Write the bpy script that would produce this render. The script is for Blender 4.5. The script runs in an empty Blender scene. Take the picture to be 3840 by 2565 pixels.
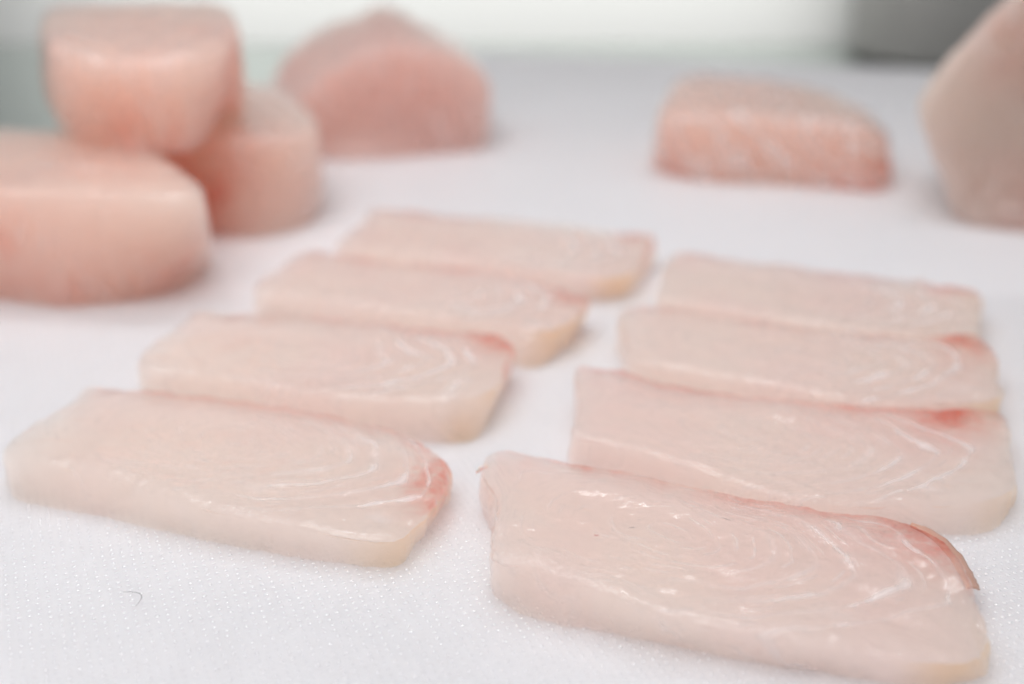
import bpy, bmesh, math, random
import numpy as np
from mathutils import Vector, noise

random.seed(4)
rng = np.random.default_rng(4)
scene = bpy.context.scene
C = scene.collection

# ------------------------------------------------------------------ camera
cam_d = bpy.data.cameras.new('camera')
cam = bpy.data.objects.new('camera', cam_d); C.objects.link(cam)
cam.location = (0, 0, 0.114)
cam.rotation_euler = (math.radians(90 - 22), 0, 0)
cam_d.sensor_width = 36
cam_d.lens = 44.55
cam_d.clip_start = 0.01
cam_d.clip_end = 50
cam_d.dof.use_dof = True
cam_d.dof.focus_distance = 0.207
cam_d.dof.aperture_fstop = 7.4
scene.camera = cam

# ------------------------------------------------------------------ light
world = bpy.data.worlds.new('World'); scene.world = world
world.use_nodes = True
bg = world.node_tree.nodes['Background']
bg.inputs['Color'].default_value = (0.97, 0.965, 1.0, 1)
bg.inputs['Strength'].default_value = 0.34

def area(name, loc, target, sx, sy, power, col, spread=math.pi):
    d = bpy.data.lights.new(name, 'AREA'); d.shape = 'RECTANGLE'
    d.size = sx; d.size_y = sy; d.energy = power; d.color = col; d.spread = spread
    o = bpy.data.objects.new(name, d); C.objects.link(o)
    o.location = loc
    o.rotation_euler = (Vector(target) - Vector(loc)).to_track_quat('-Z', 'Y').to_euler()
    return o

area('ceiling_lamp', (-0.14, 0.03, 0.52), (-0.05, 0.18, 0), 0.42, 0.42, 1.85, (1.0, 0.985, 0.99))
area('rear_ceiling_lamp', (-0.02, 0.42, 0.52), (0.0, 0.18, 0), 0.50, 0.03, 0.85, (1.0, 0.99, 1.0))
area('wall_fill', (-0.03, 0.73, 0.15), (-0.03, 0.88, 0.0), 0.58, 0.04, 0.32, (1.0, 0.975, 0.965), math.radians(80))  # added out-of-view source, brightens the wall behind the board

scene.view_settings.view_transform = 'Standard'
scene.view_settings.look = 'None'
scene.view_settings.exposure = 0.14
scene.view_settings.gamma = 1
scene.view_settings.use_curve_mapping = False
scene.render.engine = 'CYCLES'
scene.cycles.use_denoising = True
scene.cycles.use_adaptive_sampling = True
scene.cycles.adaptive_threshold = 0.03
scene.cycles.adaptive_min_samples = 16
scene.cycles.max_bounces = 40
scene.cycles.volume_bounces = 18
scene.cycles.transparent_max_bounces = 24
scene.cycles.diffuse_bounces = 8
scene.cycles.glossy_bounces = 4
scene.cycles.caustics_reflective = False
scene.cycles.caustics_refractive = False
scene.cycles.sample_clamp_indirect = 4

# ------------------------------------------------------------------ helpers
def tag(o, label=None, cat=None, group=None, kind=None):
    if label: o['label'] = label
    if cat: o['category'] = cat
    if group: o['group'] = group
    if kind: o['kind'] = kind
    return o

def mesh_obj(name, verts, faces, mat, parent=None, smooth=True):
    me = bpy.data.meshes.new(name)
    me.from_pydata([tuple(v) for v in verts], [], faces)
    me.update()
    if smooth: me.polygons.foreach_set('use_smooth', [True] * len(me.polygons))
    o = bpy.data.objects.new(name, me); C.objects.link(o)
    if mat: me.materials.append(mat)
    if parent: o.parent = parent
    return o

def mat_new(name):
    m = bpy.data.materials.new(name); m.use_nodes = True
    nt = m.node_tree
    return m, nt, nt.nodes['Principled BSDF']

def N(nt, typ, **kw):
    n = nt.nodes.new(typ)
    for k, v in kw.items():
        if hasattr(n, k): setattr(n, k, v)
        else: n.inputs[k].default_value = v
    return n

def attr(nt, name):
    n = nt.nodes.new('ShaderNodeAttribute'); n.attribute_name = name
    return n.outputs['Fac']

def mix(nt, fac, a, b):
    n = nt.nodes.new('ShaderNodeMix'); n.data_type = 'RGBA'
    for sock, v in ((n.inputs[0], fac), (n.inputs[6], a), (n.inputs[7], b)):
        if isinstance(v, (tuple, list)): sock.default_value = (*v, 1) if len(v) == 3 else v
        elif isinstance(v, float): sock.default_value = v
        else: nt.links.new(v, sock)
    return n.outputs[2]

def ramp(nt, src, a, b, lo=0.0, hi=1.0):
    n = nt.nodes.new('ShaderNodeMapRange'); n.clamp = True
    n.inputs[1].default_value = a; n.inputs[2].default_value = b
    n.inputs[3].default_value = lo; n.inputs[4].default_value = hi
    nt.links.new(src, n.inputs[0]); return n.outputs[0]

# ------------------------------------------------------------------ materials
def flesh(name, beige, pink, red, white, radius, rough, bump=0.0006, wet=0.35):
    m, nt, b = mat_new(name)
    L = nt.links
    tc = N(nt, 'ShaderNodeTexCoord')
    n1 = N(nt, 'ShaderNodeTexNoise', Scale=90.0, Detail=3.0)
    L.new(tc.outputs['Object'], n1.inputs['Vector'])
    c = mix(nt, attr(nt, 'pink'), beige, pink)
    c = mix(nt, attr(nt, 'blood'), c, red)
    c = mix(nt, attr(nt, 'septa'), c, white)
    L.new(c, b.inputs['Base Color'])
    b.inputs['Subsurface Weight'].default_value = 1.0
    b.inputs['Subsurface Radius'].default_value = (1.0, 0.55, 0.40)
    b.inputs['Subsurface Scale'].default_value = radius
    b.subsurface_method = 'RANDOM_WALK'
    b.inputs['IOR'].default_value = 1.38
    b.inputs['Specular IOR Level'].default_value = 0.5
    # wet film: roughness breaks up
    n2 = N(nt, 'ShaderNodeTexNoise', Scale=420.0, Detail=2.0)
    L.new(tc.outputs['Object'], n2.inputs['Vector'])
    L.new(ramp(nt, n2.outputs['Fac'], 0.35, 0.65, rough * 0.75, rough * 1.35), b.inputs['Roughness'])
    b.inputs['Coat Weight'].default_value = wet
    b.inputs['Coat Roughness'].default_value = 0.12
    b.inputs['Coat IOR'].default_value = 1.33
    # fine grain of the cut fibres
    mp = N(nt, 'ShaderNodeMapping'); mp.inputs['Scale'].default_value = (0.6, 1.0, 1.0)
    L.new(tc.outputs['Object'], mp.inputs['Vector'])
    n3 = N(nt, 'ShaderNodeTexNoise', Scale=1500.0, Detail=2.0, Roughness=0.6)
    L.new(mp.outputs[0], n3.inputs['Vector'])
    n4 = N(nt, 'ShaderNodeTexNoise', Scale=380.0, Detail=2.0)
    L.new(mp.outputs[0], n4.inputs['Vector'])
    add = N(nt, 'ShaderNodeMath', operation='MULTIPLY_ADD'); add.inputs[1].default_value = 2.2
    L.new(n4.outputs['Fac'], add.inputs[0]); L.new(n3.outputs['Fac'], add.inputs[2])
    bp = N(nt, 'ShaderNodeBump'); bp.inputs['Strength'].default_value = 0.34
    bp.inputs['Distance'].default_value = bump
    L.new(add.outputs[0], bp.inputs['Height'])
    L.new(bp.outputs[0], b.inputs['Normal']); L.new(bp.outputs[0], b.inputs['Coat Normal'])
    return m


def clear_flesh(name, dens=175.0, absorb=15.0, abscol=(1.0, 0.42, 0.12), rough=0.10):
    """translucent flesh: a scattering medium inside a wet skin, white lines and red pigment in the surface layer"""
    m = bpy.data.materials.new(name); m.use_nodes = True
    nt = m.node_tree; nt.nodes.clear(); L = nt.links
    out = N(nt, 'ShaderNodeOutputMaterial')
    tc = N(nt, 'ShaderNodeTexCoord')
    mp = N(nt, 'ShaderNodeMapping'); mp.inputs['Scale'].default_value = (0.6, 1.0, 1.0)
    L.new(tc.outputs['Object'], mp.inputs['Vector'])
    n3 = N(nt, 'ShaderNodeTexNoise', Scale=2000.0, Detail=2.0, Roughness=0.6)
    n4 = N(nt, 'ShaderNodeTexNoise', Scale=330.0, Detail=2.0)
    L.new(mp.outputs[0], n3.inputs['Vector']); L.new(mp.outputs[0], n4.inputs['Vector'])
    add = N(nt, 'ShaderNodeMath', operation='MULTIPLY_ADD'); add.inputs[1].default_value = 0.9
    L.new(n4.outputs['Fac'], add.inputs[0]); L.new(n3.outputs['Fac'], add.inputs[2])
    bp = N(nt, 'ShaderNodeBump')
    L.new(ramp(nt, attr(nt, 'grain'), 0.0, 1.0, 0.12, 0.7), bp.inputs['Strength'])
    bp.inputs['Distance'].default_value = 0.00038
    L.new(add.outputs[0], bp.inputs['Height'])
    # pigment as a tinted clear layer
    tint = mix(nt, attr(nt, 'pink'), (1.0, 0.985, 0.965), (1.0, 0.95, 0.94))
    tint = mix(nt, attr(nt, 'blood'), tint, (0.93, 0.50, 0.44))
    tint = mix(nt, attr(nt, 'tan'), tint, (0.96, 0.84, 0.68))
    tr = N(nt, 'ShaderNodeBsdfTransparent'); L.new(tint, tr.inputs['Color'])
    df = N(nt, 'ShaderNodeBsdfDiffuse'); df.inputs['Color'].default_value = (0.86, 0.82, 0.81, 1)
    mw = N(nt, 'ShaderNodeMixShader')
    L.new(ramp(nt, attr(nt, 'septa'), 0.0, 1.0, 0.0, 0.62), mw.inputs[0])
    L.new(tr.outputs[0], mw.inputs[1]); L.new(df.outputs[0], mw.inputs[2])
    # wet film
    gl = N(nt, 'ShaderNodeBsdfGlossy'); gl.inputs['Color'].default_value = (1, 1, 1, 1)
    gl.inputs['Roughness'].default_value = rough
    L.new(bp.outputs[0], gl.inputs['Normal'])
    fr = N(nt, 'ShaderNodeFresnel'); fr.inputs['IOR'].default_value = 1.43
    L.new(bp.outputs[0], fr.inputs['Normal'])
    ge = N(nt, 'ShaderNodeNewGeometry')
    inv = N(nt, 'ShaderNodeMath', operation='SUBTRACT'); inv.inputs[0].default_value = 1.0
    L.new(ge.outputs['Backfacing'], inv.inputs[1])
    mu = N(nt, 'ShaderNodeMath', operation='MULTIPLY')
    L.new(fr.outputs[0], mu.inputs[0]); L.new(inv.outputs[0], mu.inputs[1])
    ms = N(nt, 'ShaderNodeMixShader')
    L.new(mu.outputs[0], ms.inputs[0]); L.new(mw.outputs[0], ms.inputs[1]); L.new(gl.outputs[0], ms.inputs[2])
    L.new(ms.outputs[0], out.inputs['Surface'])
    vs_ = N(nt, 'ShaderNodeVolumeScatter'); vs_.inputs['Color'].default_value = (1, 1, 1, 1)
    vs_.inputs['Density'].default_value = dens; vs_.inputs['Anisotropy'].default_value = 0.0
    va = N(nt, 'ShaderNodeVolumeAbsorption'); va.inputs['Density'].default_value = absorb
    va.inputs['Color'].default_value = (*abscol, 1)
    ad = N(nt, 'ShaderNodeAddShader')
    L.new(vs_.outputs[0], ad.inputs[0]); L.new(va.outputs[0], ad.inputs[1])
    L.new(ad.outputs[0], out.inputs['Volume'])
    m.cycles.homogeneous_volume = True
    return m
M_slice = clear_flesh('slice_flesh')
M_block = clear_flesh('block_flesh', 135.0, 24.0, (1.0, 0.42, 0.06), 0.22)

M_dull = clear_flesh('dull_block_flesh', 150.0, 33.0, (0.94, 0.40, 0.18), 0.25)

M_shaded = clear_flesh('shaded_block_flesh', 150.0, 54.0, (0.76, 0.56, 0.40), 0.25)  # shade on the right-edge block put into its colour by extra absorption

M_skin, nt, b = mat_new('skin_membrane')
b.inputs['Base Color'].default_value = (0.52, 0.33, 0.26, 1)
b.inputs['Subsurface Weight'].default_value = 0.6
b.inputs['Subsurface Radius'].default_value = (1, 0.5, 0.35)
b.inputs['Subsurface Scale'].default_value = 0.002
b.inputs['Roughness'].default_value = 0.4

M_shred, nt, b = mat_new('pale_shred')
b.inputs['Base Color'].default_value = (0.82, 0.72, 0.68, 1)
b.inputs['Subsurface Weight'].default_value = 1
b.inputs['Subsurface Scale'].default_value = 0.001
b.inputs['Roughness'].default_value = 0.3

M_board, nt, b = mat_new('white_plastic')
tc = N(nt, 'ShaderNodeTexCoord')
nb = N(nt, 'ShaderNodeTexNoise', Scale=14.0, Detail=3.0)
nt.links.new(tc.outputs['Object'], nb.inputs['Vector'])
nt.links.new(mix(nt, ramp(nt, nb.outputs['Fac'], 0.3, 0.7), (0.775, 0.768, 0.785), (0.80, 0.793, 0.81)), b.inputs['Base Color'])
b.inputs['Roughness'].default_value = 0.5
b.inputs['Specular IOR Level'].default_value = 0.3
b.inputs['Subsurface Weight'].default_value = 1.0
b.inputs['Subsurface Radius'].default_value = (1.0, 0.97, 0.95)
b.inputs['Subsurface Scale'].default_value = 0.009
b.inputs['IOR'].default_value = 1.5
ns = N(nt, 'ShaderNodeTexNoise', Scale=900.0, Detail=2.0)
nt.links.new(tc.outputs['Object'], ns.inputs['Vector'])
bp = N(nt, 'ShaderNodeBump'); bp.inputs['Strength'].default_value = 0.35; bp.inputs['Distance'].default_value = 0.0002
nt.links.new(ns.outputs['Fac'], bp.inputs['Height']); nt.links.new(bp.outputs[0], b.inputs['Normal'])

M_steel, nt, b = mat_new('brushed_steel')
tc = N(nt, 'ShaderNodeTexCoord')
mp = N(nt, 'ShaderNodeMapping'); mp.inputs['Scale'].default_value = (3, 160, 1)
nt.links.new(tc.outputs['Object'], mp.inputs['Vector'])
ns = N(nt, 'ShaderNodeTexNoise', Scale=6.0, Detail=4.0)
nt.links.new(mp.outputs[0], ns.inputs['Vector'])
b.inputs['Base Color'].default_value = (0.60, 0.66, 0.63, 1)
b.inputs['Metallic'].default_value = 1.0
nt.links.new(ramp(nt, ns.outputs['Fac'], 0.3, 0.7, 0.26, 0.36), b.inputs['Roughness'])

M_wall, nt, b = mat_new('painted_wall')
ns = N(nt, 'ShaderNodeTexNoise', Scale=8.0, Detail=4.0)
nt.links.new(mix(nt, ns.outputs['Fac'], (0.68, 0.70, 0.68), (0.72, 0.74, 0.715)), b.inputs['Base Color'])
b.inputs['Roughness'].default_value = 0.6

M_dark, nt, b = mat_new('dark_grey_enamel')
ns = N(nt, 'ShaderNodeTexNoise', Scale=20.0, Detail=4.0)
nt.links.new(mix(nt, ns.outputs['Fac'], (0.34, 0.34, 0.32), (0.38, 0.38, 0.36)), b.inputs['Base Color'])
b.inputs['Roughness'].default_value = 0.45

M_hair, nt, b = mat_new('dark_hair')
b.inputs['Base Color'].default_value = (0.22, 0.20, 0.20, 1)
b.inputs['Roughness'].default_value = 0.4
M_redfibre, nt, b = mat_new('red_fibre')
b.inputs['Base Color'].default_value = (0.45, 0.05, 0.06, 1)

# ------------------------------------------------------------------ setting: worktop, wall
def prism(name, poly, z0, z1, mat, bevel, parent=None, seg=4):
    bm = bmesh.new()
    lo = [bm.verts.new((x, y, z0)) for x, y in poly]
    hi = [bm.verts.new((x, y, z1)) for x, y in poly]
    n = len(poly)
    bm.faces.new(hi); bm.faces.new(lo[::-1])
    for i in range(n):
        bm.faces.new((lo[i], lo[(i + 1) % n], hi[(i + 1) % n], hi[i]))
    bmesh.ops.recalc_face_normals(bm, faces=bm.faces)
    if bevel:
        bmesh.ops.bevel(bm, geom=list(bm.edges), offset=bevel, segments=seg, affect='EDGES', profile=0.5)
    me = bpy.data.meshes.new(name); bm.to_mesh(me); bm.free()
    o = bpy.data.objects.new(name, me); C.objects.link(o); me.materials.append(mat)
    if parent: o.parent = parent
    return o

wt = prism('worktop', [(-1.2, -0.4), (1.2, -0.4), (1.2, 0.878), (-1.2, 0.878)], -0.06, -0.021, M_steel, 0.004)
tag(wt, kind='structure')
wl = prism('wall', [(-1.6, 0.88), (1.6, 0.88), (1.6, 0.94), (-1.6, 0.94)], -0.3, 0.9, M_wall, 0.0)
tag(wl, kind='structure')

def rounded(poly, rad, seg=8):
    out = []
    n = len(poly)
    for i in range(n):
        p = Vector(poly[i]); a = (Vector(poly[i - 1]) - p).normalized(); c = (Vector(poly[(i + 1) % n]) - p).normalized()
        for k in range(seg + 1):
            t = k / seg
            q = (p + a * rad) * (1 - t) ** 2 + p * 2 * t * (1 - t) + (p + c * rad) * t * t
            out.append((q.x, q.y))
    return out

# dark grey case standing on the worktop behind the board
case = bpy.data.objects.new('equipment_case', None); C.objects.link(case)
case.location = (0.468, 0.815, -0.0205)
tag(case, 'dark grey equipment case standing behind the board, top right corner', 'equipment case')
prism('case_body', rounded([(-0.25, -0.05), (0.30, -0.05), (0.30, 0.06), (-0.25, 0.06)], 0.052, 10), 0.0015, 0.25, M_dark, 0.004, case, 2)
for fx in (-0.18, 0.26):
    for fy in (-0.03, 0.04):
        prism('foot', [(fx - .012, fy - .012), (fx + .012, fy - .012), (fx + .012, fy + .012), (fx - .012, fy + .012)], 0.0005, 0.006, M_dark, 0.001, case, 2)

# ------------------------------------------------------------------ cutting board
board = bpy.data.objects.new('cutting_board', None); C.objects.link(board)
tag(board, 'white plastic cutting board with fine dimpled non-slip surface under all the fish', 'cutting board')
BP = [(-0.45, -0.12), (0.40, -0.12), (0.45, 0.600), (-0.058, 0.722), (-0.215, 0.440), (-0.45, 0.25)]
prism('slab', rounded(BP, 0.02), -0.0205, 0.0, M_board, 0.0015, board, 2)

# moulded pimples of the board: too many and too small to pick apart
pitch = 0.00155
th = math.radians(22)
ex = np.array([math.cos(th), math.sin(th)]); ey = np.array([-math.sin(th), math.cos(th)])
gi, gj = np.meshgrid(np.arange(-260, 260), np.arange(-260, 260))
ctr = (gi.ravel()[:, None] + 0.0) * pitch * ex + (gj.ravel()[:, None]) * pitch * ey + np.array([0.0, 0.20])
ok = (ctr[:, 1] > 0.132) & (ctr[:, 1] < 0.315) & (np.abs(ctr[:, 0]) < ctr[:, 1] * 0.46 + 0.016)
ctr = ctr[ok] + rng.normal(0, 0.00005, (ok.sum(), 2))
nd = len(ctr)
K = 8
prof = [0.00036, 0.00028, 0.00010]
sc = rng.uniform(0.8, 1.2, nd)
slope = np.tan(np.radians(rng.uniform(8, 36, nd)))
tilt = rng.normal(0, 0.00003, (nd, 2))
vs = []
for rad in prof:
    for k in range(K):
        a = 2 * math.pi * (k + 0.5) / K
        h = slope * (0.00034 - rad) * sc - (0.00001 if rad > 0.0003 else 0)
        f_ = 1 - rad / 0.00036
        vs.append(np.stack([ctr[:, 0] + math.cos(a) * rad * sc + tilt[:, 0] * f_, ctr[:, 1] + math.sin(a) * rad * sc + tilt[:, 1] * f_, h], 1))
vs.append(np.stack([ctr[:, 0] + tilt[:, 0], ctr[:, 1] + tilt[:, 1], slope * 0.00028 * sc], 1))
V = np.stack(vs, 1)                                  # nd, 25, 3
nv = V.shape[1]
quads = []; tris = []
for r_ in range(2):
    for k in range(K):
        quads.append((r_ * K + k, r_ * K + (k + 1) % K, (r_ + 1) * K + (k + 1) % K, (r_ + 1) * K + k))
for k in range(K): tris.append((2 * K + k, 2 * K + (k + 1) % K, 3 * K))
base = (np.arange(nd) * nv)
Q = (np.array(quads)[None] + base[:, None, None]).reshape(-1, 4)
T = (np.array(tris)[None] + base[:, None, None]).reshape(-1, 3)
me = bpy.data.meshes.new('pimple_texture')
me.vertices.add(nd * nv); me.vertices.foreach_set('co', V.reshape(-1).astype(np.float32))
loops = np.concatenate([Q.ravel(), T.ravel()])
me.loops.add(len(loops)); me.loops.foreach_set('vertex_index', loops.astype(np.int32))
starts = np.concatenate([np.arange(len(Q)) * 4, len(Q) * 4 + np.arange(len(T)) * 3])
me.polygons.add(len(starts)); me.polygons.foreach_set('loop_start', starts.astype(np.int32))
me.polygons.foreach_set('use_smooth', np.ones(len(starts), bool))
me.update(calc_edges=True); me.validate()
po = bpy.data.objects.new('pimple_texture', me); C.objects.link(po); po.parent = board
M_pim = M_board.copy(); M_pim.name = 'white_plastic_pimples'
M_pim.node_tree.nodes['Principled BSDF'].inputs['Roughness'].default_value = 0.13
M_pim.node_tree.nodes['Principled BSDF'].inputs['Specular IOR Level'].default_value = 0.55
M_pim.node_tree.nodes['Principled BSDF'].inputs['Subsurface Weight'].default_value = 0.0
M_pim.node_tree.nodes['Bump'].inputs['Strength'].default_value = 0.03
me.materials.append(M_pim)
po['kind'] = 'stuff'

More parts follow.
